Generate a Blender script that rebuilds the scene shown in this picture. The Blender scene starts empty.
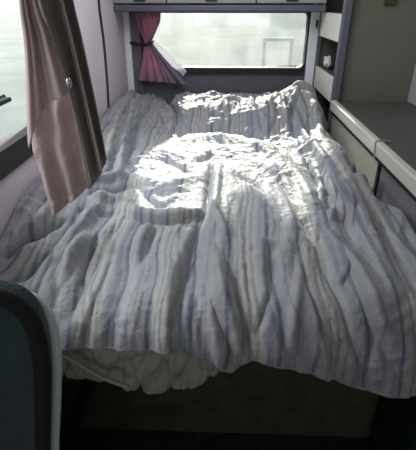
import bpy, bmesh, math, random
import numpy as np
from mathutils import Vector, Matrix
random.seed(4)
scene = bpy.context.scene
COL = scene.collection
PI = math.pi

# ------------------------------------------------------------------ camera
F, CX, CY = 420.0, 208.0, 225.0
CAM = np.array([0.0, 0.0, 1.30])
TH, PS = math.radians(28.0), math.radians(2.05)
FW = np.array([-math.sin(PS)*math.cos(TH), math.cos(PS)*math.cos(TH), -math.sin(TH)])
RT = np.array([math.cos(PS), math.sin(PS), 0.0])
UP = np.cross(RT, FW)
cd = bpy.data.cameras.new('camera'); cam = bpy.data.objects.new('camera', cd); COL.objects.link(cam)
cd.sensor_fit = 'HORIZONTAL'; cd.sensor_width = 36.0; cd.lens = F/416*36.0; cd.clip_start = 0.02
m = Matrix(((RT[0], UP[0], -FW[0], CAM[0]), (RT[1], UP[1], -FW[1], CAM[1]), (RT[2], UP[2], -FW[2], CAM[2]), (0, 0, 0, 1)))
cam.matrix_world = m
scene.camera = cam

def ray(px, py):
    return FW + RT*((px-CX)/F) + UP*((CY-py)/F)
def atY(px, py, Y):
    d = ray(px, py); return CAM + d*((Y-CAM[1])/d[1])
def atX(px, py, X):
    d = ray(px, py); return CAM + d*((X-CAM[0])/d[0])
def proj(P):
    Q = P - CAM
    w = Q@FW
    return CX + F*(Q@RT)/w, CY - F*(Q@UP)/w, w

# ------------------------------------------------------------------ materials
def lin(c):
    return tuple(((v/255)/12.92 if v/255 <= .04045 else ((v/255+.055)/1.055)**2.4) for v in c) + (1,)
def mat(name, col, rough=.6, var=.12, scale=6, bump=.0, bscale=60, spec=.5, sheen=0, metal=0, coat=0):
    M = bpy.data.materials.new(name); M.use_nodes = True
    nt = M.node_tree; b = nt.nodes['Principled BSDF']
    b.inputs['Roughness'].default_value = rough; b.inputs['Metallic'].default_value = metal
    b.inputs['Specular IOR Level'].default_value = spec
    b.inputs['Sheen Weight'].default_value = sheen; b.inputs['Coat Weight'].default_value = coat
    tc = nt.nodes.new('ShaderNodeTexCoord')
    n = nt.nodes.new('ShaderNodeTexNoise'); n.inputs['Scale'].default_value = scale; n.inputs['Detail'].default_value = 5
    nt.links.new(tc.outputs['Object'], n.inputs['Vector'])
    r = nt.nodes.new('ShaderNodeValToRGB'); c = lin(col)
    r.color_ramp.elements[0].position = .3; r.color_ramp.elements[1].position = .7
    r.color_ramp.elements[0].color = tuple(v*(1-var) for v in c[:3]) + (1,)
    r.color_ramp.elements[1].color = tuple(min(1, v*(1+var)) for v in c[:3]) + (1,)
    nt.links.new(n.outputs['Fac'], r.inputs['Fac']); nt.links.new(r.outputs['Color'], b.inputs['Base Color'])
    if bump:
        n2 = nt.nodes.new('ShaderNodeTexNoise'); n2.inputs['Scale'].default_value = bscale; n2.inputs['Detail'].default_value = 4
        nt.links.new(tc.outputs['Object'], n2.inputs['Vector'])
        bp = nt.nodes.new('ShaderNodeBump'); bp.inputs['Strength'].default_value = bump; bp.inputs['Distance'].default_value = .01
        nt.links.new(n2.outputs['Fac'], bp.inputs['Height']); nt.links.new(bp.outputs['Normal'], b.inputs['Normal'])
    return M

M_lining   = mat('mauve_wall_lining', (204, 190, 196), .8, .06, 3, .15, 30, .25)
M_seam     = mat('dark_seam', (40, 38, 48), .7)
M_reardark = mat('dark_grey_trim', (100, 100, 107), .7, .08, 8, .1, 80, .3)
M_corner   = mat('pale_corner_trim', (234, 235, 240), .5, .04, 4)
M_bluetrim = mat('blue_grey_trim', (88, 89, 100), .5, .08, 5)
M_locker   = mat('grey_locker_front', (150, 148, 146), .55, .05, 5)
M_ceiling  = mat('pale_ceiling', (150, 148, 146), .8, .05, 3)
M_floor    = mat('dark_floor_mat', (34, 36, 32), .85, .3, 20, .3, 90, .2)
M_base     = mat('dark_olive_carpet', (62, 64, 48), .9, .25, 14, .4, 120, .15)
M_fascia   = mat('pale_shelf_fascia', (216, 213, 204), .5, .04, 5)
M_niche    = mat('dark_niche_lining', (84, 84, 80), .7, .1, 6)
M_endpanel = mat('grey_green_panel', (106, 106, 94), .6, .06, 5, .08, 40, .4)
M_counter  = mat('dark_worktop', (74, 74, 70), .55, .12, 30, .05, 120, .4)
M_molding  = mat('pale_edge_molding', (190, 187, 176), .35, .04, 6)
M_cabinet  = mat('grey_cabinet', (110, 108, 118), .5, .06, 5)
M_door     = mat('glossy_grey_door', (190, 186, 174), .25, .05, 4, .05, 9, .6, coat=.3)
M_black    = mat('black_rubber', (24, 24, 26), .6, .1, 20)
M_latch    = mat('dark_latch', (46, 44, 44), .4, .1, 20)
M_brown    = mat('brown_latch', (66, 54, 36), .5, .1, 20)
M_metal    = mat('brushed_metal', (180, 182, 186), .35, .05, 20, metal=.9)
M_mattress = mat('cream_ticking', (190, 186, 176), .8, .06, 12)
M_seat     = mat('dark_teal_fabric', (42, 58, 62), .85, .18, 25, .35, 200, .2, sheen=.2)
M_seatrim  = mat('black_seat_piping', (10, 12, 14), .9, .1, 20)
M_shell    = mat('pale_seat_shell', (196, 206, 203), .6, .06, 8)
M_tealbox  = mat('teal_carpet', (26, 40, 43), .9, .15, 30, .3, 150, .2)
M_drape    = mat('pink_grey_drape', (192, 170, 169), .85, .08, 10, .2, 180, .2, sheen=.15)
M_drapedk  = mat('dark_brown_drape_lining', (122, 115, 110), .85, .12, 12, .2, 150, .2)
M_piping   = mat('pale_piping', (150, 146, 138), .6, .1, 20)
M_pink     = mat('dusky_pink_cotton', (176, 132, 152), .85, .12, 14, .2, 150, .2, sheen=.1)
M_mauve    = mat('grey_mauve_cotton', (124, 112, 128), .85, .1, 14, .2, 150, .2)
M_sheer    = mat('white_sheer', (232, 228, 234), .8, .03, 10)
M_sheet    = mat('grey_sheet', (150, 147, 136), .7, .1, 9, .7, 24, .35)
M_white    = mat('white_plastic', (220, 220, 216), .5, .04, 20)
M_ground   = mat('pale_gravel', (98, 110, 114), .95, .3, .6)
M_hedge    = mat('hedge_green', (96, 116, 82), .9, .35, 4, .5, 8)
M_fence    = mat('weathered_white_paint', (235, 236, 232), .7, .05, 6)
M_leaf     = mat('tree_green', (70, 96, 54), .9, .3, 5)
M_bark     = mat('bark', (84, 72, 60), .9, .3, 8)

def stripe_mat():
    M = bpy.data.materials.new('striped_satin'); M.use_nodes = True
    nt = M.node_tree; N = nt.nodes; L = nt.links; b = N['Principled BSDF']
    b.inputs['Roughness'].default_value = .58; b.inputs['Sheen Weight'].default_value = .15
    b.inputs['Specular IOR Level'].default_value = .35
    uv = N.new('ShaderNodeUVMap'); uv.uv_map = 'UVMap'
    sp = N.new('ShaderNodeSeparateXYZ'); L.new(uv.outputs['UV'], sp.inputs[0])
    mu = N.new('ShaderNodeMath'); mu.operation = 'FRACT'; L.new(sp.outputs['X'], mu.inputs[0])
    r = N.new('ShaderNodeValToRGB'); r.color_ramp.interpolation = 'LINEAR'
    base, blue, cream, tan, deep = (137, 136, 141), (117, 119, 127), (148, 146, 143), (129, 127, 126), (96, 100, 113)
    # one repeat: plain band, then a cluster of fine stripes
    seq = [(0, base), (.06, base), (.08, blue), (.10, base), (.15, base), (.17, cream), (.20, base), (.30, base), (.315, deep), (.345, deep), (.36, base), (.40, cream), (.44, cream),
           (.46, tan), (.49, tan), (.50, cream), (.54, cream), (.55, blue), (.58, blue), (.59, cream), (.63, cream), (.64, tan), (.67, tan), (.69, cream),
           (.74, base), (.78, blue), (.82, blue), (.84, base), (.88, deep), (.91, deep), (.925, base), (1, base)]
    e = r.color_ramp.elements
    while len(e) < len(seq): e.new(.5)
    for i, (p, c) in enumerate(seq):
        e[i].position = p; e[i].color = lin(c)
    L.new(mu.outputs[0], r.inputs['Fac'])
    tc = N.new('ShaderNodeTexCoord')
    n = N.new('ShaderNodeTexNoise'); n.inputs['Scale'].default_value = 5; n.inputs['Detail'].default_value = 4
    L.new(tc.outputs['Object'], n.inputs['Vector'])
    hs = N.new('ShaderNodeMixRGB'); hs.blend_type = 'MULTIPLY'; hs.inputs['Fac'].default_value = 1
    r2 = N.new('ShaderNodeValToRGB'); r2.color_ramp.elements[0].color = (.9, .9, .92, 1); r2.color_ramp.elements[1].color = (1, 1, 1, 1)
    L.new(n.outputs['Fac'], r2.inputs['Fac']); L.new(r.outputs['Color'], hs.inputs['Color1']); L.new(r2.outputs['Color'], hs.inputs['Color2'])
    L.new(hs.outputs['Color'], b.inputs['Base Color'])
    n2 = N.new('ShaderNodeTexNoise'); n2.inputs['Scale'].default_value = 38; n2.inputs['Detail'].default_value = 5; n2.inputs['Distortion'].default_value = .6
    L.new(tc.outputs['Object'], n2.inputs['Vector'])
    bp = N.new('ShaderNodeBump'); bp.inputs['Strength'].default_value = .45; bp.inputs['Distance'].default_value = .013
    L.new(n2.outputs['Fac'], bp.inputs['Height']); L.new(bp.outputs['Normal'], b.inputs['Normal'])
    return M
M_stripe = stripe_mat()
def add_translucency(M, col, f):
    nt = M.node_tree; N = nt.nodes; b = N['Principled BSDF']; out = N['Material Output']
    t = N.new('ShaderNodeBsdfTranslucent'); t.inputs['Color'].default_value = lin(col)
    mx = N.new('ShaderNodeMixShader'); mx.inputs['Fac'].default_value = f
    nt.links.new(b.outputs[0], mx.inputs[1]); nt.links.new(t.outputs[0], mx.inputs[2]); nt.links.new(mx.outputs[0], out.inputs['Surface'])
add_translucency(M_drape, (186, 170, 166), .3); add_translucency(M_pink, (198, 150, 174), .3); add_translucency(M_sheer, (240, 238, 240), .5); add_translucency(M_mauve, (150, 130, 150), .12)

def glass_mat(name, haze, tint, tint_t=(.96, .98, .97, 1)):
    M = bpy.data.materials.new(name); M.use_nodes = True
    nt = M.node_tree; N = nt.nodes; L = nt.links
    N.remove(N['Principled BSDF']); out = N['Material Output']
    tr = N.new('ShaderNodeBsdfTransparent'); tr.inputs['Color'].default_value = tint_t
    tl = N.new('ShaderNodeBsdfTranslucent'); tl.inputs['Color'].default_value = lin(tint)
    gl = N.new('ShaderNodeBsdfGlossy'); gl.inputs['Roughness'].default_value = .05
    tc = N.new('ShaderNodeTexCoord'); n = N.new('ShaderNodeTexNoise'); n.inputs['Scale'].default_value = 7; n.inputs['Detail'].default_value = 6
    mp = N.new('ShaderNodeMapping'); mp.inputs['Scale'].default_value = (1.6, 1, .6)
    L.new(tc.outputs['Object'], mp.inputs['Vector']); L.new(mp.outputs['Vector'], n.inputs['Vector'])
    mr = N.new('ShaderNodeMapRange'); mr.inputs['From Min'].default_value = .3; mr.inputs['From Max'].default_value = .7
    mr.inputs['To Min'].default_value = haze*.35; mr.inputs['To Max'].default_value = haze*1.65
    L.new(n.outputs['Fac'], mr.inputs['Value'])
    m1 = N.new('ShaderNodeMixShader'); L.new(mr.outputs['Result'], m1.inputs['Fac']); L.new(tr.outputs[0], m1.inputs[1]); L.new(tl.outputs[0], m1.inputs[2])
    m2 = N.new('ShaderNodeMixShader'); m2.inputs['Fac'].default_value = .04; L.new(m1.outputs[0], m2.inputs[1]); L.new(gl.outputs[0], m2.inputs[2])
    L.new(m2.outputs[0], out.inputs['Surface'])
    return M
M_glass = glass_mat('dusty_window_glass', .055, (216, 218, 217), (.72, .75, .755, 1))
M_glass2 = glass_mat('clear_window_glass', .04, (225, 228, 225))

# ------------------------------------------------------------------ mesh helpers
def new_obj(name, me, mtl, parent=None, smooth=False):
    if mtl: me.materials.append(mtl)
    o = bpy.data.objects.new(name, me); COL.objects.link(o)
    if smooth:
        for p in me.polygons: p.use_smooth = True
    if parent is not None:
        o.parent = parent
        w = np.zeros(3); q = parent
        while q is not None: w += np.array(q.location); q = q.parent
        o.location = Vector(-w)
    return o
def thing(name, label, cat, loc=(0, 0, 0), group=None):
    o = bpy.data.objects.new(name, None); COL.objects.link(o); o.location = loc; o.empty_display_size = .05
    o['label'] = label; o['category'] = cat
    if group: o['group'] = group
    return o
def tag(o, label, cat, group=None):
    o['label'] = label; o['category'] = cat
    if group: o['group'] = group
    return o
def struct(o, label=None):
    o['kind'] = 'structure'
    if label: o['label'] = label
    return o
def add_box(bm, x0, x1, y0, y1, z0, z1, bev=0, seg=2):
    r = bmesh.ops.create_cube(bm, size=1)
    vs = r['verts']
    for v in vs:
        v.co = Vector(((x0+x1)/2 + v.co.x*(x1-x0), (y0+y1)/2 + v.co.y*(y1-y0), (z0+z1)/2 + v.co.z*(z1-z0)))
    if bev:
        es = list({e for v in vs for e in v.link_edges})
        bmesh.ops.bevel(bm, geom=es, offset=bev, segments=seg, affect='EDGES', profile=.5)
def fin(bm, name, mtl, parent=None, smooth=False):
    bmesh.ops.recalc_face_normals(bm, faces=bm.faces)
    me = bpy.data.meshes.new(name); bm.to_mesh(me); bm.free()
    o = new_obj(name, me, mtl, parent, smooth)
    return o
def box(name, b, mtl, parent=None, bev=.004, seg=2):
    bm = bmesh.new(); add_box(bm, *b, bev=bev, seg=seg); return fin(bm, name, mtl, parent)
def boxes(name, bs, mtl, parent=None, bev=0):
    bm = bmesh.new()
    for b in bs: add_box(bm, *b, bev=bev)
    return fin(bm, name, mtl, parent)
def smoothpts(pts, n):
    pts = np.array(pts, float); k = len(pts)
    if k == 2: return pts[0] + (pts[1]-pts[0])*np.linspace(0, 1, n)[:, None]
    out = []
    P = np.vstack([2*pts[0]-pts[1], pts, 2*pts[-1]-pts[-2]])
    for u in np.linspace(0, k-1-1e-6, n):
        i = int(u); t = u-i; a, b, c, d = P[i], P[i+1], P[i+2], P[i+3]
        out.append(.5*(2*b + (c-a)*t + (2*a-5*b+4*c-d)*t*t + (-a+3*b-3*c+d)*t**3))
    return np.array(out)
def add_tube(bm, pts, r, n=40, sides=10, flat=1.0, smooth=True):
    C = smoothpts(pts, n) if smooth else np.array(pts, float)
    rings = []
    for i, c in enumerate(C):
        t = C[min(i+1, len(C)-1)] - C[max(i-1, 0)]; t = t/np.linalg.norm(t)
        a = np.cross(t, (0, 1, 0) if abs(t[1]) < .9 else (1, 0, 0)); a /= np.linalg.norm(a); b = np.cross(t, a)
        rr = r(i/(len(C)-1)) if callable(r) else r
        rings.append([bm.verts.new(c + rr*(math.cos(2*PI*k/sides)*a + flat*math.sin(2*PI*k/sides)*b)) for k in range(sides)])
    for i in range(len(rings)-1):
        for k in range(sides):
            bm.faces.new((rings[i][k], rings[i][(k+1) % sides], rings[i+1][(k+1) % sides], rings[i+1][k]))
    bm.faces.new(rings[0]); bm.faces.new(rings[-1][::-1])
def tube(name, pts, r, mtl, parent=None, **k):
    bm = bmesh.new(); add_tube(bm, pts, r, **k); return fin(bm, name, mtl, parent, True)
def grid_mesh(name, P, mtl, parent=None, thick=0, uv=None, offset=-1):
    h, w = P.shape[:2]
    idx = np.arange(h*w).reshape(h, w)
    faces = np.stack([idx[:-1, :-1], idx[:-1, 1:], idx[1:, 1:], idx[1:, :-1]], -1).reshape(-1, 4)
    me = bpy.data.meshes.new(name)
    me.from_pydata(P.reshape(-1, 3).tolist(), [], faces.tolist())
    if uv is not None:
        lay = me.uv_layers.new(name='UVMap')
        li = np.zeros(len(me.loops), dtype=np.int32); me.loops.foreach_get('vertex_index', li)
        lay.data.foreach_set('uv', uv.reshape(-1, 2)[li].ravel())
    o = new_obj(name, me, mtl, parent, True)
    if thick:
        s = o.modifiers.new('thickness', 'SOLIDIFY'); s.thickness = thick; s.offset = offset
    return o
def prism(name, poly, axis, a, b, mtl, parent=None, bev=0, smooth=False):
    """poly of 2-d points extruded along axis from a to b"""
    bm = bmesh.new()
    def p3(u, v, w): return {'x': (w, u, v), 'y': (u, w, v), 'z': (u, v, w)}[axis]
    A = [bm.verts.new(p3(u, v, a)) for u, v in poly]; B = [bm.verts.new(p3(u, v, b)) for u, v in poly]
    n = len(poly)
    bm.faces.new(A); bm.faces.new(B[::-1])
    for i in range(n): bm.faces.new((A[i], A[(i+1) % n], B[(i+1) % n], B[i]))
    bmesh.ops.recalc_face_normals(bm, faces=bm.faces)
    if bev:
        es = [e for e in bm.edges if len({v.index for v in e.verts}) and ((e.verts[0] in A) == (e.verts[1] in A))]
        bmesh.ops.bevel(bm, geom=es, offset=bev, segments=3, affect='EDGES', profile=.5)
    return fin(bm, name, mtl, parent, smooth)
def rrect(u0, u1, v0, v1, r, n=6):
    out = []
    for cx, cy, a0 in ((u1-r, v1-r, 0), (u0+r, v1-r, PI/2), (u0+r, v0+r, PI), (u1-r, v0+r, 1.5*PI)):
        for i in range(n+1):
            a = a0 + PI/2*i/n; out.append((cx+r*math.cos(a), cy+r*math.sin(a)))
    return out
def ring_frame(name, outer, inner, axis, a, b, mtl, parent=None):
    bm = bmesh.new()
    def p3(u, v, w): return {'x': (w, u, v), 'y': (u, w, v), 'z': (u, v, w)}[axis]
    n = len(outer)
    V = [[bm.verts.new(p3(u, v, w)) for u, v in poly] for poly, w in ((outer, a), (inner, a), (inner, b), (outer, b))]
    for k in range(4):
        for i in range(n):
            bm.faces.new((V[k][i], V[k][(i+1) % n], V[(k+1) % 4][(i+1) % n], V[(k+1) % 4][i]))
    return fin(bm, name, mtl, parent)

# numpy value noise
def vnoise(x, y, seed):
    rng = np.random.RandomState(seed); T = rng.rand(256, 256)*2-1
    xi = np.floor(x).astype(int); yi = np.floor(y).astype(int); fx = x-xi; fy = y-yi
    fx = fx*fx*fx*(fx*(fx*6-15)+10); fy = fy*fy*fy*(fy*(fy*6-15)+10)
    g = lambda a, b: T[a % 256, b % 256]
    return (g(xi, yi)*(1-fx)+g(xi+1, yi)*fx)*(1-fy) + (g(xi, yi+1)*(1-fx)+g(xi+1, yi+1)*fx)*fy
def sst(a, b, x):
    t = np.clip((x-a)/(b-a), 0, 1); return t*t*(3-2*t)

# ------------------------------------------------------------------ the van shell
XL, XR, YB = -.655, 1.02, 3.0
WZ0, WZ1, WX0, WX1 = .905, 1.255, -.532, .535      # rear window
SY0, SY1, SZ0, SZ1 = .62, 1.78, .90, 1.50          # side window
CEIL = 1.78
struct(box('floor', (XL-.07, XR+.07, -1.4, 3.1, -.05, 0), M_floor, bev=0))
HX0, HX1, HY0, HY1 = -.45, .35, 1.2, 2.45         # roof hatch, unseen, added to brighten the interior
struct(boxes('ceiling', [(XL-.07, HX0, -1.4, 3.1, CEIL, CEIL+.05), (HX1, XR+.07, -1.4, 3.1, CEIL, CEIL+.05), (HX0, HX1, -1.4, HY0, CEIL, CEIL+.05), (HX0, HX1, HY1, 3.1, CEIL, CEIL+.05)], M_ceiling))
struct(boxes('wall_left', [(XL-.06, XL, -1.4, SY0, 0, CEIL), (XL-.06, XL, SY0, SY1, 0, SZ0), (XL-.06, XL, SY0, SY1, SZ1, CEIL), (XL-.06, XL, SY1, YB, 0, CEIL)], M_lining))
struct(box('wall_right', (XR, XR+.06, -1.4, YB, 0, CEIL), M_ceiling, bev=0))
struct(boxes('wall_rear', [(XL-.06, WX0, YB, YB+.06, 0, CEIL), (WX1, XR+.06, YB, YB+.06, 0, CEIL), (WX0, WX1, YB, YB+.06, 0, WZ0), (WX0, WX1, YB, YB+.06, WZ1, CEIL)], M_reardark))
struct(boxes('wall_front', [(XL-.06, XR+.06, -1.46, -1.4, 0, .95), (XL-.06, XR+.06, -1.46, -1.4, 1.5, CEIL), (XL-.06, -.5, -1.46, -1.4, .95, 1.5), (.75, XR+.06, -1.46, -1.4, .95, 1.5)], M_reardark))

w = bpy.data.objects.new('window_1', None); COL.objects.link(w); w['kind'] = 'structure'; w.location = (0, YB, WZ0)
ring_frame('window_frame', rrect(WX0-.02, WX1+.02, WZ0-.03, WZ1+.02, .05), rrect(WX0+.005, WX1-.005, WZ0+.005, WZ1-.005, .045), 'y', YB-.022, YB+.05, M_black, w)
prism('glass', rrect(WX0, WX1, WZ0, WZ1, .045), 'y', YB+.028, YB+.033, M_glass, w)
w = bpy.data.objects.new('window_2', None); COL.objects.link(w); w['kind'] = 'structure'; w.location = (XL, SY0, SZ0)
ring_frame('window_frame', rrect(SY0-.015, SY1+.015, SZ0-.06, SZ1+.015, .05), rrect(SY0+.015, SY1-.012, SZ0+.015, SZ1-.015, .045), 'x', XL-.05, XL+.012, M_black, w)
prism('glass', rrect(SY0, SY1, SZ0, SZ1, .045), 'x', XL-.034, XL-.03, M_glass2, w)

w = bpy.data.objects.new('added_roof_hatch', None); COL.objects.link(w); w['kind'] = 'structure'; w.location = (HX0, HY0, CEIL)  # added hatch, out of view, gives the fill lamp an opening
ring_frame('window_frame', rrect(HX0-.03, HX1+.03, HY0-.03, HY1+.03, .06), rrect(HX0+.02, HX1-.02, HY0+.02, HY1-.02, .05), 'z', CEIL-.02, CEIL+.07, M_white, w)
prism('glass', rrect(HX0, HX1, HY0, HY1, .05), 'z', CEIL+.03, CEIL+.035, M_glass2, w)
# side-window latch
lt = thing('window_latch', 'small black latch on the side window behind the hanging drape', 'latch', (XL+.012, 1.16, 1.05))
box('latch_plate', (XL+.012, XL+.02, 1.10, 1.24, 1.04, 1.062), M_black, lt)
box('handle', (XL+.02, XL+.045, 1.12, 1.22, 1.046, 1.058), M_black, lt, bev=.003)

# wall seam, rear trims
pts = [(XL+.004, atX(py*0+px, py, XL)[1], atX(px, py, XL)[2]) for px, py in ((97, -40), (97.5, 0), (103, 45), (107, 95), (108, 130))]
struct(tube('trim_1', pts, .009, M_seam, flat=.5))
struct(box('trim_2', (XL, XL+.045, 2.955, 3.0, .45, 1.32), M_corner, bev=.012, seg=3))
struct(box('trim_3', (XL+.045, WX0-.018, 2.968, 2.9995, .6, 1.3), M_reardark, bev=.004))
cp = bpy.data.objects.new('trim_4', None); COL.objects.link(cp); cp['kind'] = 'structure'; cp.location = (.57, 2.95, .6)
box('pillar_panel', (.54, .598, 2.93, 2.98, .6, 1.34), M_corner, cp, bev=.008)
hk = thing('coat_hook', 'small dark hook on the white panel right of the rear window', 'hook', (.575, 2.93, 1.18))
box('hook_plate', (.569, .583, 2.924, 2.93, 1.16, 1.20), M_latch, hk, bev=.002)
tube('hook_arm', [(.576, 2.924, 1.185), (.576, 2.91, 1.172), (.576, 2.906, 1.16), (.576, 2.911, 1.152)], .004, M_latch, hk, n=14)

# ------------------------------------------------------------------ overhead locker over the rear window
oy = 2.76
lk = thing('overhead_locker', 'grey overhead locker with blue-grey lower edge above the rear window', 'cabinet', (0, oy, 1.255))
boxes('body', [(XL+.003, .585, oy+.02, 2.965, 1.252, 1.27), (XL+.003, .585, oy+.02, 2.965, 1.7, 1.715), (XL+.003, XL+.02, oy+.02, 2.965, 1.27, 1.7), (.57, .585, oy+.02, 2.965, 1.27, 1.7)], M_locker, lk)
box('lower_edge', (XL+.003, .588, oy-.01, oy+.03, 1.246, 1.284), M_bluetrim, lk, bev=.01, seg=3)
for a, b_ in ((XL+.006, -.345), (-.339, .18), (.186, .585)):
    d = box('door', (a, b_, oy, oy+.018, 1.291, 1.69), M_locker, lk, bev=.005)
    cxm = (a+b_)/2
    box('handle', (cxm-.035, cxm+.035, oy-.012, oy, 1.302, 1.316), M_latch, d, bev=.004)

# ------------------------------------------------------------------ tied rear curtain
def patch(name, left, right, rows, cols, Yf, mtl, parent, fold=lambda s, t: 0*s, thick=.003):
    L = smoothpts(left, rows); R = smoothpts(right, rows)
    P = np.zeros((rows, cols, 3)); S, T = np.meshgrid(np.linspace(0, 1, cols), np.linspace(0, 1, rows))
    D = fold(S, T)
    for i in range(rows):
        for j in range(cols):
            q = L[i] + (R[i]-L[i])*S[i, j]
            P[i, j] = atY(q[0], q[1], (Yf(S[i, j], T[i, j]) if callable(Yf) else Yf))
    P[:, :, 1] += D
    return grid_mesh(name, P, mtl, parent, thick, offset=0)
rc = thing('rear_curtain', 'dusky pink curtain tied back at the left of the rear window', 'curtain', tuple(atY(148, 43, 2.93)))
fr = lambda S, T: .014*np.cos(S*PI*2*4.5 + .6*np.sin(5*T))*(.35+.65*np.abs(T-.42)/.58)
patch('upper_cloth', [(133, 13), (135.5, 20), (140, 32), (145.5, 43)], [(161, 13), (160, 22), (155, 34), (150.5, 43)], 40, 70, 2.935, M_pink, rc, fr)
fl = lambda S, T: .013*np.cos(S*PI*2*3.5 + .5)*(.25+.75*T)
patch('lower_cloth', [(145, 43), (142.5, 55), (140, 68), (137.5, 80)], [(149, 43), (156, 56), (163, 70), (169, 83)], 40, 60, 2.935, M_pink, rc, fl)
patch('edge_cloth', [(148, 43), (155, 56), (162, 70), (168, 83)], [(152, 43), (163, 57), (176, 71), (189, 85)], 40, 50, 2.93, M_mauve, rc, lambda S, T: .009*np.cos(S*PI*2*2+1)*(.2+.8*T))
patch('white_lining', [(151, 41), (162, 55), (173, 67), (183, 77)], [(153, 40), (167, 52), (179, 63), (187, 72)], 30, 20, 2.95, M_sheer, rc, lambda S, T: .006*np.cos(S*PI*2*2)*T)
tb = tube('tieback', [atY(130, 43, 2.962), atY(137, 44, 2.93), atY(144, 45, 2.905), atY(151, 43, 2.903), atY(153, 41, 2.94)], .010, M_black, rc, n=30, flat=.5)
rl = tube('curtain_rail', [(-.60, 2.955, 1.243), (0, 2.955, 1.243), (.52, 2.955, 1.243)], .006, M_latch, None, n=8)
tag(rl, 'thin dark curtain rail along the top of the rear window', 'curtain rail')

# ------------------------------------------------------------------ tall shelf unit at the right rear
X0, YN, YF = .592, 2.42, 2.925
su = thing('shelf_unit', 'tall shelf unit with open niches right of the rear window', 'shelf', (.8, 2.6, 0))
box('end_panel', (X0+.045, XR-.004, YN, YN+.02, .0, CEIL-.004), M_endpanel, su, bev=.002)
prism('corner_post', [(X0+.004, YN-.022), (X0+.012, YN-.03), (X0+.044, YN-.03), (X0+.05, YN-.022), (X0+.05, YN-.004), (X0+.004, YN-.004)], 'z', 0, CEIL-.003, M_bluetrim, su, bev=.003)
box('far_post', (X0-.004, X0+.018, YF-.03, YF, 0, CEIL-.003), M_bluetrim, su, bev=.003)
box('back_panel', (X0+.2, X0+.212, YN+.02, YF, 0, CEIL-.004), M_niche, su, bev=0)
box('side_panel', (X0+.02, X0+.2, YF-.012, YF-.001, 0, CEIL-.004), M_niche, su, bev=0)
for z0, z1 in ((1.112, 1.245), (.805, .935), (1.46, 1.6)):
    box('fascia', (X0, X0+.016, YN-.003, YF-.03, z0, z1), M_fascia, su, bev=.003)
    box('shelf_board', (X0+.016, X0+.2, YN+.022, YF-.012, z1-.018, z1-.004), M_niche, su, bev=.001)
    box('niche_top', (X0+.016, X0+.2, YN+.022, YF-.012, z0+.002, z0+.012), M_niche, su, bev=.001)
lb = box('latch', (0, 0.03, 0, 0.012, 0, .02), M_brown, su, bev=.003)
p = atY(383, 5, YN-.003); q = atY(397, -6, YN-.003)
bm = bmesh.new(); add_box(bm, p[0], q[0], YN-.012, YN, p[2], q[2], bev=.004)
bpy.data.objects.remove(lb); fin(bm, 'latch', M_brown, su)
# crumpled pale bag in the middle niche
bm = bmesh.new(); bmesh.ops.create_icosphere(bm, subdivisions=4, radius=1)
cn = np.array((X0+.045, 2.78, .972))
for v in bm.verts:
    a = np.array(v.co); n = abs(vnoise(np.array([a[0]*3+5]), np.array([a[1]*3+a[2]*4+9]), 3)[0])
    k = .72+.55*n
    v.co = Vector(cn + a*k*np.array((.022, .06, .034)))
tag(fin(bm, 'crumpled_bag', M_white, None, True), 'small pale crumpled bag lying in the middle niche of the shelf unit', 'bag')

# ------------------------------------------------------------------ low counter on the right
CZ, CXF = .815, .602
kc = thing('side_counter', 'low cabinet with dark worktop and pale raised edge along the right', 'cabinet', (.8, 1.6, 0))
box('worktop', (CXF+.012, XR-.003, .55, YN-.034, CZ-.03, CZ), M_counter, kc, bev=.002)
box('edge_molding', (CXF-.012, CXF+.02, .55, YN-.036, CZ-.045, CZ+.008), M_molding, kc, bev=.007, seg=3)
box('body', (CXF+.03, XR-.003, .55, YN-.034, 0, CZ-.032), M_cabinet, kc, bev=.002)
box('painted_shadow_strip', (CXF-.002, CXF+.03, .55, YN-.036, CZ-.063, CZ-.046), M_black, kc, bev=.001)  # black strip stands in for the shade beneath the molding
d1 = box('door', (CXF+.008, CXF+.029, 1.585, YN-.04, .14, CZ-.064), M_door, kc, bev=.004)
# slight warp of the door so that reflections run across it
d2 = box('door', (CXF+.010, CXF+.029, .56, 1.555, .14, CZ-.064), M_cabinet, kc, bev=.004)
box('divider_strip', (CXF+.004, CXF+.029, 1.558, 1.582, .1, CZ-.064), M_black, kc, bev=.002)
cy_ = float(atX(378, 150, CXF)[1])
wc = [(CXF-.0162, cy_-.02, CZ-.05), (CXF-.0162, cy_-.012, CZ-.03), (CXF-.0162, cy_-.004, CZ-.006), (CXF-.0155, cy_, CZ+.007), (CXF-.009, cy_+.003, CZ+.0125), (CXF+.015, cy_+.008, CZ+.0125), (CXF+.027, cy_+.01, CZ+.0105), (CXF+.045, cy_+.016, CZ+.0045), (CXF+.06, cy_+.03, CZ+.0036)]
tag(tube('thin_cord', wc, .0028, M_piping, None, n=40, sides=8), 'thin grey cord hanging over the pale edge of the side counter', 'cord')

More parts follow.
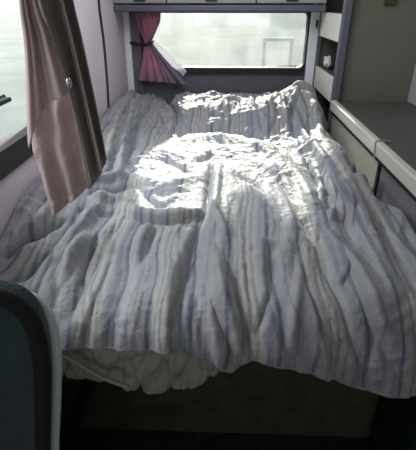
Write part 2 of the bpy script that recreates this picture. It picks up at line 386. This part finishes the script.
# ------------------------------------------------------------------ bed
bb = thing('platform_bed', 'dark olive carpeted platform bed under the striped quilt', 'bed', (0, 1.9, 0))
boxes('carcass', [(XL+.01, .54,   .935, .955, 0, .47), (XL+.01, .54, 2.88, 2.9, 0, .47), (XL+.01, XL+.03, .99, 2.88, 0, .47), (.52, .54, .99, 2.88, 0, .47)], M_base, bb)
box('slat_board', (XL+.01, .54, .93, 2.9, .47, .495), M_base, bb, bev=.004)
st = [np.array(atY(px, py, .922)) for px, py in ((88, 372), (85, 385), (79, 402), (73, 420), (68, 440))]
strap = tube('pull_strap', st, .009, M_black, bb, n=24, flat=.3)
tube('pull_strap', [s_+np.array((.022, 0, 0)) for s_ in st], .004, M_latch, bb, n=24, flat=.5)
struct(box('floor_box', (.50, CXF+.006, .62, .92, 0, .40), M_tealbox, bev=.02, seg=4))
o = bpy.data.objects['floor_box']; o.name = 'storage_box'; del o['kind']; tag(o, 'dark teal carpeted box under the right front corner of the quilt', 'box')
box_m = thing('mattress', 'cream mattress hidden beneath the striped quilt', 'mattress', (0, 1.9, .495))
bm = bmesh.new(); add_box(bm, XL+.02, .535, .90, 2.88, .496, .615, bev=.035, seg=4); mo = fin(bm, 'mattress', M_mattress, None, True)
bpy.data.objects.remove(box_m)
mo.name = 'mattress'; tag(mo, 'cream mattress beneath the striped quilt on the bed base', 'mattress')

# ---- quilt surface
ZB = .70
def ztop(x, y):
    z = np.full_like(x, ZB)
    z += (.022*sst(2.08, 2.6, y) + .064*sst(2.08, 2.5, y)*sst(-.37, -.24, x))*(1-sst(2.68, 2.86, y)*.9)
    z += .050*sst(-.35, -.62, x)*sst(.9, 1.3, y)
    z += .020*np.exp(-((x-.42)/.10)**2)*sst(2.15, 2.6, y)*(1-.5*sst(2.75, 2.9, y))
    z += .030*np.exp(-((x-.47)/.07)**2)*sst(1.1, 1.35, y)
    z -= .10*sst(.505, .575, x)*sst(1.22, 1.5, y)
    z -= .035*sst(1.35, .85, y)
    return z
NX, NT, ND = 420, 420, 130
QX = .592
xs = np.linspace(XL+.012, QX-.012, NX)
YFR, R = .86, .14
hem_px = np.array([(-60, 350), (20, 347), (62, 346), (100, 347), (140, 350), (178, 351), (205, 358), (232, 371), (246, 363), (258, 360), (285, 365), (315, 374), (345, 385), (372, 391), (398, 396), (430, 396), (520, 396)], float)
def drape(x, d):
    """point at length d past the start of the front roll"""
    phi = np.minimum(d/R, PI/2*.93)
    rest = np.maximum(d - R*PI/2*.93, 0)
    y = YFR - R*np.sin(phi) - rest*math.cos(PI/2*.93)
    z0 = ztop(x, np.full_like(x, YFR))
    z = z0 - R*(1-np.cos(phi)) - rest*math.sin(PI/2*.93)
    return np.stack([x, y, z], -1)
dd = np.linspace(0, .55, 300)
hemd = []
for x in xs:
    P = drape(np.full_like(dd, x), dd); px, py, _ = proj(P)
    hy = np.interp(px, hem_px[:, 0], hem_px[:, 1]); k = np.argmax(py > hy)
    hemd.append(dd[k] if k > 0 else .4)
hemd = np.array(hemd)
B = np.zeros((NT+ND, NX, 3))
ys = np.linspace(2.89, YFR, NT)
XX, YY = np.meshgrid(xs, ys)
B[:NT, :, 0] = XX; B[:NT, :, 1] = YY; B[:NT, :, 2] = ztop(XX, YY)
for i in range(ND):
    B[NT+i] = drape(xs, hemd*(i+1)/ND)
ELL = np.zeros((NT+ND, NX)); ELL[:NT] = 2.89-YY
for i in range(ND): ELL[NT+i] = 2.89-YFR + hemd*(i+1)/ND
XG = B[:, :, 0].copy()
PX, PY, DEP = proj(B.reshape(-1, 3)); PX = PX.reshape(NT+ND, NX); PY = PY.reshape(NT+ND, NX); DEP = DEP.reshape(NT+ND, NX)

def stroke(D, pts, wid, amp, skew=0):
    """a ridge (amp>0) or crease (amp<0) along a polyline laid out over the quilt; wid, amp in metres"""
    C = smoothpts(pts, 40); best = np.full(D.shape, 1e9); sgn = np.zeros(D.shape); tt = np.zeros(D.shape)
    for k in range(len(C)-1):
        a, b = C[k], C[k+1]; ab = b-a; L2 = ab@ab + 1e-9
        t = np.clip(((PX-a[0])*ab[0] + (PY-a[1])*ab[1])/L2, 0, 1)
        dx = PX-a[0]-t*ab[0]; dy = PY-a[1]-t*ab[1]; d = np.hypot(dx, dy)
        m_ = d < best; best[m_] = d[m_]; tt[m_] = (k+t[m_])/(len(C)-1); sgn[m_] = np.sign(ab[0]*dy-ab[1]*dx)[m_]
    dm = best*DEP/F
    wv = wid*np.where(sgn > 0, 1+skew, 1-skew)
    taper = np.sin(np.clip(tt*.92+.04, 0, 1)*PI)**.6
    D += amp*taper*np.exp(-(dm/wv)**2)

D = np.zeros((NT+ND, NX))
top = np.ones_like(D); top[NT:] = 1-np.linspace(0, 1, ND)[:, None]
dr = sst(1.6, .9, np.where(np.arange(NT+ND)[:, None] < NT, B[:, :, 1], .5))      # 0 far, 1 in the drape
# broad lumps
D += .008*vnoise(XG*3.1+3, ELL*2.6+1, 1)*(1-.4*dr)
# crumples: warped ridged noise
wx = XG + .06*vnoise(XG*5, ELL*5, 7); wy = ELL + .06*vnoise(XG*5+40, ELL*5+9, 8)
side = sst(-.12, -.5, XG) + sst(.2, .45, XG)
def ridged(x, y, s): return (1-np.abs(vnoise(x, y, s)))**2
ang = math.radians(38)
u1 = wx*math.cos(ang)+wy*math.sin(ang); v1 = -wx*math.sin(ang)+wy*math.cos(ang)
u2 = wx*math.cos(-ang)+wy*math.sin(-ang); v2 = -wx*math.sin(-ang)+wy*math.cos(-ang)
lit = sst(1.0, 1.25, B[:, :, 1])*sst(2.2, 2.0, B[:, :, 1])*sst(-.42, -.3, XG)*sst(.4, .28, XG)
crm = (1-dr*.85)*(1-.55*lit)
D += .012*ridged(u1*9, v1*4, 21)*crm*(.6+.7*side)
D += .011*ridged(u2*11, v2*5, 22)*crm*(.5+.7*side)
D += .0050*ridged(wx*22, wy*13, 23)*crm
D += .0026*ridged(wx*40, wy*30, 24)*(1-.6*dr)
def worley(x, y, seed):
    rng = np.random.RandomState(seed); JX = rng.rand(128, 128); JY = rng.rand(128, 128)
    xi = np.floor(x).astype(int); yi = np.floor(y).astype(int); best = np.full(x.shape, 9.)
    for a in (-1, 0, 1):
        for b in (-1, 0, 1):
            dx = xi+a+JX[(xi+a) % 128, (yi+b) % 128]-x; dy = yi+b+JY[(xi+a) % 128, (yi+b) % 128]-y
            best = np.minimum(best, dx*dx+dy*dy)
    return best
crk = .45 + .55*vnoise(XG*3+11, ELL*3+4, 66)
D += 1.4*(.016*worley(u1*8, v1*4.5, 41)*(1-dr*.6) + .008*worley(u2*17+3, v2*9, 42)*(1-dr*.35) + .0045*worley(wx*36, wy*20, 43))*(.5+crk)*(1-.45*lit)
# hanging folds towards the front hem
fx = XG + .03*vnoise(XG*4+7, ELL*3, 31)
D += .012*vnoise(fx*15, ELL*1.5, 32)*dr + .009*vnoise(fx*31, ELL*2.2+5, 33)*dr + .009*ridged(fx*20, ELL*1.6, 34)*dr + .004*ridged(fx*45, ELL*4, 35)*dr
# individual folds
S_ = [
 # left rear, folds fanning down from the rear corner
 ([(127, 98), (118, 120), (108, 150), (104, 175)], .018, .034), ([(133, 98), (128, 125), (122, 150), (118, 180)], .016, .034),
 ([(140, 100), (138, 120), (132, 145), (126, 165)], .014, -.026), ([(122, 100), (112, 118), (106, 135)], .012, .018),
 ([(150, 100), (160, 112), (168, 128)], .014, .016), ([(165, 98), (174, 110), (178, 125)], .014, -.028),
 ([(138, 112), (150, 125), (158, 140)], .012, .014),
 # pillow foot crease and rows of gathers
 ([(165, 128), (185, 131), (215, 130), (245, 133), (270, 140), (290, 150)], .016, -.018), ([(185, 140), (215, 138), (245, 143), (272, 155), (288, 172)], .018, .020),
 ([(178, 97), (181, 112), (188, 130)], .010, .018), ([(222, 98), (224, 115), (222, 132)], .009, -.010), ([(255, 98), (258, 115), (264, 135)], .010, -.010),
 ([(272, 95), (276, 112), (272, 130)], .012, -.018), ([(283, 97), (285, 115), (288, 135)], .012, .018), ([(300, 92), (292, 108), (285, 120)], .014, .02),
 ([(286, 100), (296, 92), (303, 90), (310, 98)], .02, .014), ([(308, 100), (316, 120), (322, 145)], .016, .018), ([(298, 110), (306, 130), (315, 150)], .012, -.018),
 # sunlit middle
 ([(150, 158), (165, 160), (182, 168), (195, 176)], .010, -.014), ([(148, 151), (170, 152), (195, 163)], .018, .010),
 ([(137, 185), (148, 196), (160, 204), (178, 198)], .010, -.013), ([(140, 178), (160, 184), (185, 180), (205, 172)], .022, .020),
 ([(120, 205), (140, 211), (165, 214), (190, 213), (206, 208)], .014, .020), ([(125, 214), (150, 219), (180, 220), (205, 214)], .012, -.024),
 ([(212, 160), (208, 185), (206, 205), (196, 230), (186, 262)], .012, -.022), ([(219, 165), (216, 190), (214, 210), (212, 235)], .012, .016),
 ([(213, 205), (220, 222), (226, 240)], .012, .016), ([(192, 160), (205, 158), (214, 152)], .012, -.015),
 ([(225, 150), (250, 160), (275, 172), (292, 188)], .018, .014), ([(230, 172), (250, 180), (262, 190)], .013, -.012),
 # left middle: gathers by the drape
 ([(92, 194), (110, 192), (125, 186), (138, 182)], .012, -.026), ([(88, 200), (108, 202), (130, 200)], .012, .018), ([(85, 186), (105, 182), (125, 176)], .011, .018),
 ([(78, 205), (95, 214), (120, 212)], .012, -.016),
 # long diagonal folds, left front
 ([(100, 205), (75, 235), (50, 270), (30, 300)], .018, .018), ([(80, 208), (60, 240), (35, 268), (10, 285)], .014, -.018),
 ([(66, 218), (45, 232), (18, 248), (0, 258)], .010, -.026), ([(60, 200), (40, 222), (18, 236)], .02, .018),
 ([(120, 222), (105, 245), (85, 285), (70, 320)], .016, -.012), ([(98, 240), (85, 262), (80, 285)], .012, -.02), ([(90, 236), (72, 262), (62, 290)], .014, .018),
 ([(150, 222), (140, 240), (135, 262)], .013, .014), ([(158, 222), (150, 240), (143, 262)], .010, -.016),
 ([(200, 232), (190, 262), (180, 295), (174, 330)], .014, -.018), ([(190, 230), (180, 258), (170, 290)], .014, .014),
 ([(212, 250), (222, 290), (236, 330), (242, 365)], .012, .018), ([(205, 280), (218, 320), (232, 360)], .012, -.018), ([(222, 250), (238, 300), (246, 350)], .010, -.016),
 # right side roll and its gathers
 ([(318, 140), (340, 170), (358, 205), (376, 250), (395, 300)], .030, .022), ([(300, 150), (318, 180), (338, 215), (352, 245)], .018, -.024),
 ([(300, 128), (322, 160), (345, 195), (362, 230)], .018, .020), ([(345, 160), (360, 190), (378, 228), (400, 275)], .014, -.022),
 ([(285, 160), (303, 185), (316, 212), (337, 240)], .022, .012), ([(278, 178), (292, 200), (304, 225), (324, 262)], .014, -.010),
 ([(312, 165), (320, 182), (322, 200)], .010, .016), ([(330, 182), (334, 200), (330, 222)], .010, .016), ([(322, 175), (328, 192), (326, 212)], .008, -.016),
 ([(345, 195), (352, 210), (350, 228)], .009, .014), ([(338, 188), (346, 208), (342, 225)], .008, -.014),
 ([(338, 262), (345, 275), (335, 285)], .010, .012), ([(330, 240), (352, 270), (372, 310), (392, 355)], .020, .022), ([(320, 262), (340, 300), (352, 340), (365, 385)], .012, -.012),
 ([(372, 325), (384, 345), (394, 372)], .022, -.016), ([(356, 290), (368, 320), (374, 360)], .012, -.014),
 ([(250, 258), (262, 264), (258, 280)], .010, .010), ([(270, 262), (268, 300), (258, 335)], .010, -.012), ([(300, 268), (296, 300), (290, 350)], .012, .010),
 ([(235, 240), (250, 246), (275, 244), (292, 252)], .012, .008),
]
for s in S_:
    mid = np.mean([q[0] for q in s[0]]); edge_ = mid > 275 or (mid < 150 and 170 < np.mean([q[1] for q in s[0]]))
    stroke(D, s[0], s[1]*(.85 if edge_ else 1.0), s[2]*(1.65 if edge_ else 1.15))
# normals of the base
gu = np.gradient(B, axis=1); gv = np.gradient(B, axis=0)
Nn = np.cross(gv, gu); Nn /= np.linalg.norm(Nn, axis=-1, keepdims=True) + 1e-12
if Nn[10, NX//2, 2] < 0: Nn = -Nn
edge = sst(XL+.012, XL+.05, XG)*sst(QX-.012, QX-.04, XG)
D = np.clip(D-.017, -.03, .06)
Q = B + Nn*(D*(.25+.75*edge))[:, :, None]
Q[:, :, 0] = np.clip(Q[:, :, 0], XL+.008, QX-.014)
# cloth coordinate: stripes follow the length, pulled about by the folds
US = (XG + .022*vnoise(XG*3+2, ELL*2.2, 51) + .010*vnoise(XG*9, ELL*7, 52) + .05*D)/.20 + .16
uv = np.stack([US, ELL], -1)
qt = thing('quilt', 'rumpled striped blue-grey quilt spread over the whole bed, sunlit at its middle', 'quilt', (0, 1.8, .66))
grid_mesh('cover', Q, M_stripe, qt, .006, uv)
hem = Q[-1, ::3].copy() + np.array((0, -.002, 0))
tube('hem', hem, .0048, M_stripe, qt, smooth=False, sides=8)
bpy.data.objects['hem'].data.uv_layers.new(name='UVMap')

# ---- sheet hanging below the quilt at the front
sx = np.linspace(-.60, .12, 190)
low = np.array([(-80, 377), (60, 377), (80, 377), (97, 380), (129, 388), (155, 391), (182, 390), (205, 384), (232, 373), (260, 362)], float)
dr_ = np.linspace(0, .34, 220)
def sheet(x, d, yf=.875, r=.07, zt=.622):
    flat = np.maximum(.25-d, 0); e = np.maximum(d-.25, 0); phi = np.minimum(e/r, PI/2); rest = np.maximum(e-r*PI/2, 0)
    return np.stack([x, yf+flat-r*np.sin(phi), zt - r*(1-np.cos(phi)) - rest], -1)
rows = 110; SP = np.zeros((rows, len(sx), 3))
for j, x in enumerate(sx):
    ds = np.linspace(.25, .75, 300); P = sheet(np.full_like(ds, x), ds); px, py, _ = proj(P)
    k = np.argmax(py > np.interp(px, low[:, 0], low[:, 1])); dm = ds[k] if k > 0 else .5
    SP[:, j] = sheet(np.full(rows, x), np.linspace(0, dm, rows))
SX, ST = np.meshgrid(sx, np.linspace(0, 1, rows))
hang = sst(.45, .8, ST)
wob = SX + .35*(ST-.5)*.3 + .03*vnoise(SX*8, ST*4, 61)
SP[:, :, 1] += hang*1.25*(.012*vnoise(wob*13, ST*1.5, 62) + .020*(ridged(wob*17+ST*4, ST*3.2, 63)-.4) + .013*ridged(wob*30-ST*5, ST*5, 64) + .006*ridged(wob*60+ST*6, ST*11, 65)) 
sh = thing('bed_sheet', 'grey crumpled sheet hanging below the quilt hem at the front left', 'sheet', (-.25, .85, .64))
grid_mesh('cloth', SP, M_sheet, sh, .003)
tube('hem', SP[-1, ::2], .004, M_sheet, sh, smooth=False, sides=8)
tube('piping', [np.array(atY(px, py, .752)) for px, py in ((60, 354), (72, 360), (90, 371), (110, 381), (129, 387))], .005, M_sheet, sh, n=40)

# ------------------------------------------------------------------ drape in front of the side window
YD = 1.04
dc = thing('side_drape', 'pink-grey drape with dark lining held by a knob on the left', 'curtain', (-.42, YD, .72))
T0 = -150
patch('lower_drape', [(30, 100), (31, 140), (36, 160), (43, 182), (49, 202), (54, 215)], [(72, 85), (76, 110), (81, 135), (86, 160), (90, 178), (91, 186)], 70, 80,
      lambda s, t: YD+.03, M_drape, dc, lambda S, T: .013*np.cos(S*PI*2*2.1+.8+1.2*T)*(.3+.7*T) + .004*vnoise(S*6, T*9, 71))
# sloping bottom is part of the outline: left edge ends lower than right edge
up_l = [(12, T0), (20, -60), (20, 0), (25, 45), (27, 90), (28, 130), (29, 148)]
up_r = [(-5, T0), (22, -60), (40, 0), (50, 35), (59, 62), (69, 84), (70.5, 89)]
rows, cols = 80, 80
Lc = smoothpts(up_l, rows); Rc = smoothpts([(8+18, T0), (28, -60), (37, 0), (48, 30), (58, 58), (66, 78), (71, 88)], rows)
P = np.zeros((rows, cols, 3))
for i in range(rows):
    t = i/(rows-1)
    for j in range(cols):
        s = j/(cols-1); q = Lc[i]+(Rc[i]-Lc[i])*s
        sag = -34*math.sin(PI*s)*max(0, (t-.55)/.45)**2
        fold = .012*math.cos(s*PI*2*1.6+.4+1.4*t)*(.4+.6*t) + .005*math.cos(s*PI*2*4+2*t)
        P[i, j] = atY(q[0], q[1]+sag*(1-s)*.9, YD-.022+fold)
grid_mesh('upper_drape', P, M_drape, dc, .004, offset=0)
patch('dark_lining', [(18, T0), (27, -60), (36, 0), (48, 32), (62, 72), (73, 115), (82, 155), (89, 190)], [(38, T0), (50, -60), (62, 0), (70, 32), (78, 66), (88, 110), (97, 150), (102, 172)], 80, 40,
      YD+.005, M_drapedk, dc, lambda S, T: .016*np.cos(S*PI*2*1.2+.3))
patch('dark_fold', [(37, T0), (49, -60), (61, 0), (69, 32), (77, 66), (87, 110), (96, 150), (101, 174)], [(52, T0), (63, -60), (73, 0), (80, 30), (87, 62), (95, 100), (102, 135), (106, 158)], 80, 40,
      YD+.012, M_drapedk, dc, lambda S, T: .018*np.cos(S*PI*2*.9+2.4))
for path in ([(22, T0), (31, -60), (41, 0), (51, 32), (64, 72), (75, 115), (83, 155), (89, 189)], [(38, T0), (50, -60), (62, 0), (70, 32), (78, 66), (88, 110), (97, 150), (102, 173)]):
    tube('piping', [atY(a, b, YD-.017) for a, b in path], .0026, M_piping, dc, n=60, sides=8)
kb = np.array(atY(69, 83, YD-.045))
bm = bmesh.new(); bmesh.ops.create_uvsphere(bm, u_segments=20, v_segments=14, radius=1)
for v in bm.verts:
    v.co = Vector(kb + np.array(v.co)*np.array((.007, .008, .012)))
fin(bm, 'knob', M_metal, dc, True)
r0 = np.array(atY(5, T0, YD)); r1 = np.array(atY(70, T0, YD))
rail = tube('drape_rail', [(XL+.002, YD, r0[2]+.006), (-.45, YD, r0[2]+.006), (-.2, YD, r0[2]+.006)], .009, M_metal, None, n=10)
tag(rail, 'metal rail carrying the pink-grey drape above the bed', 'curtain rail')

# ------------------------------------------------------------------ seat at the front left
se = thing('seat', 'dark teal fabric seat with black piping at the front left of the bed', 'seat', (-.42, .35, 0))
YS = .455
prof = [tuple(np.array(atY(px, py, YS))[[0, 2]]) for px, py in ((-80, 284), (-20, 288), (8, 293), (22, 300), (34, 313), (41, 330), (45, 350), (47, 375), (47, 410), (46, 460), (45, 520))]
prof = [tuple(q) for q in smoothpts(prof, 40)]
poly = prof + [(prof[-1][0], .42), (prof[0][0], .42)]
prism('backrest', poly, 'y', YS-.005, YS+.028, M_seat, se, bev=.008)
tube('piping', [(u-.006, YS-.004, v-.006) for u, v in prof], .013, M_seatrim, se, n=80, sides=12)
sh_in = [(u+.004, v-.03) for u, v in prof] + [(prof[-1][0]+.004, .42), (prof[0][0], .42)]
prism('back_shell', sh_in, 'y', YS+.03, YS+.05, M_shell, se, bev=.008)
box('cushion', (-.62, -.215, .02, .452, .38, .5), M_seat, se, bev=.04, seg=4)
box('pedestal', (-.58, -.26, .06, .42, 0, .382), M_black, se, bev=.01)

# ------------------------------------------------------------------ outdoors
g = box('ground', (-60, 60, -60, 90, -.6, -.55), M_ground, bev=0); g['kind'] = 'structure'
def blob(name, c, r, mtl, seed, parent=None, sub=4, amp=.35, fq=2.5):
    bm = bmesh.new(); bmesh.ops.create_icosphere(bm, subdivisions=sub, radius=1)
    for v in bm.verts:
        a = np.array(v.co)
        n = vnoise(np.array([a[0]*fq+seed+a[2]*1.7]), np.array([a[1]*fq+a[2]*fq]), seed)[0] + .5*vnoise(np.array([a[0]*fq*3+a[2]*4]), np.array([a[1]*fq*3-a[2]*5]), seed+1)[0]
        v.co = Vector(np.array(c)+a*(1+amp*n)*np.array(r))
    return fin(bm, name, mtl, parent, True)
tag(blob('bush', (-4.0, 2.0, 0.0), (1.1, 2.5, .75), M_hedge, 90), 'green bush outside the left side window', 'bush')
fg = thing('white_frame', 'pale rectangular frame outdoors behind the right half of the rear window', 'frame', (2.2, 13, -.55))
p0 = atY(262, 60, 13); p1 = atY(294, 38, 13)
boxes('upright', [(p0[0], p0[0]+.1, 13, 13.1, -.55, p1[2])], M_fence, fg); boxes('upright', [(p1[0]-.1, p1[0], 13, 13.1, -.55, p1[2])], M_fence, fg)
boxes('crossbar', [(p0[0]+.1, p1[0]-.1, 13, 13.1, p1[2]-.09, p1[2])], M_fence, fg)
wp = thing('rear_wiper', 'dark wiper resting along the bottom of the rear window outside', 'wiper', (.3, 3.075, .92))
tube('wiper_arm', [atY(246, 70, 3.085), atY(262, 68, 3.08), atY(280, 66.5, 3.078)], .006, M_black, wp, n=16)
tube('blade', [atY(255, 69.5, 3.072), atY(280, 66.5, 3.07), atY(301, 66, 3.07)], .005, M_black, wp, n=16)

tr = thing('shade_tree', 'unseen leafy greenery added behind the vehicle to shape the sun patch', 'shade_tree', (2.0, 5.4, -.55))  # unseen, added so its crown shades the front of the sun patch
tube('trunk', [(2.0, 5.4, -.55), (1.97, 5.38, .6), (1.85, 5.35, 1.6), (1.5, 5.3, 2.5)], lambda t: .11-.05*t, M_bark, tr, n=24)
for k, (c, r) in enumerate([((.5, 5.2, 2.62), (1.9, .7, .74)), ((-.19, 5.0, 1.97), (.12, .12, .22)), ((-.75, 5.0, 2.05), (.16, .15, .22)), ((.35, 5.0, 2.05), (.17, .2, .22))]):
    blob('crown', c, r, M_leaf, 120+k, tr, amp=.16, fq=3)
# ------------------------------------------------------------------ light
wd = bpy.data.worlds.new('world'); scene.world = wd; wd.use_nodes = True
nt = wd.node_tree; bg = nt.nodes['Background']
SUN_EL, SUN_AZ = math.radians(16.5), math.radians(-4.5)     # sun behind the van, low, a touch to the left
sd = Vector((math.sin(SUN_AZ)*math.cos(SUN_EL), math.cos(SUN_AZ)*math.cos(SUN_EL), math.sin(SUN_EL)))
tcw = nt.nodes.new('ShaderNodeTexCoord'); spw = nt.nodes.new('ShaderNodeSeparateXYZ'); rw = nt.nodes.new('ShaderNodeValToRGB')
nt.links.new(tcw.outputs['Generated'], spw.inputs[0]); nt.links.new(spw.outputs['Z'], rw.inputs['Fac']); nt.links.new(rw.outputs['Color'], bg.inputs['Color'])
rw.color_ramp.elements[0].color = (1, 1, .97, 1); rw.color_ramp.elements[1].color = (.75, .86, 1, 1); rw.color_ramp.elements[1].position = .8
bg.inputs['Strength'].default_value = .8
sl = bpy.data.lights.new('sun', 'SUN'); sl.energy = 10; sl.angle = math.radians(.9); sl.color = (1, .94, .79)
so = bpy.data.objects.new('sun', sl); COL.objects.link(so); so.rotation_euler = (-sd).to_track_quat('-Z', 'Y').to_euler(); so.location = (0, 12, 5)

al = bpy.data.lights.new('added_hatch_fill', 'AREA'); al.shape = 'RECTANGLE'; al.size = HX1-HX0-.06; al.size_y = HY1-HY0-.06; al.energy = 6; al.color = (.95, .97, 1.0)  # added fill lamp for the interior, set just under the made-up hatch
ao = bpy.data.objects.new('added_hatch_fill', al); COL.objects.link(ao); ao.location = ((HX0+HX1)/2, (HY0+HY1)/2, CEIL-.005)
for nm, loc, tgt, sx_, sy_, en, co in (('windscreen_daylight', (.12, -1.37, 1.23), (.12, 1, 1.23), 1.2, .5, 3.5, (.97, .98, 1.0)),
                                 ('side_window_daylight', (-1.75, 1.15, 2.35), (0, 1.2, .75), 1.5, 1.2, 46, (.96, .98, 1.0))):
    al = bpy.data.lights.new(nm, 'AREA'); al.shape = 'RECTANGLE'; al.size = sx_; al.size_y = sy_; al.energy = en*1.2; al.color = co
    ao = bpy.data.objects.new(nm, al); COL.objects.link(ao); ao.location = loc
    ao.rotation_euler = (Vector(tgt)-Vector(loc)).to_track_quat('-Z', 'Y').to_euler()
vs = scene.view_settings; vs.view_transform = 'Standard'; vs.look = 'None'; vs.gamma = 1; vs.exposure = .6
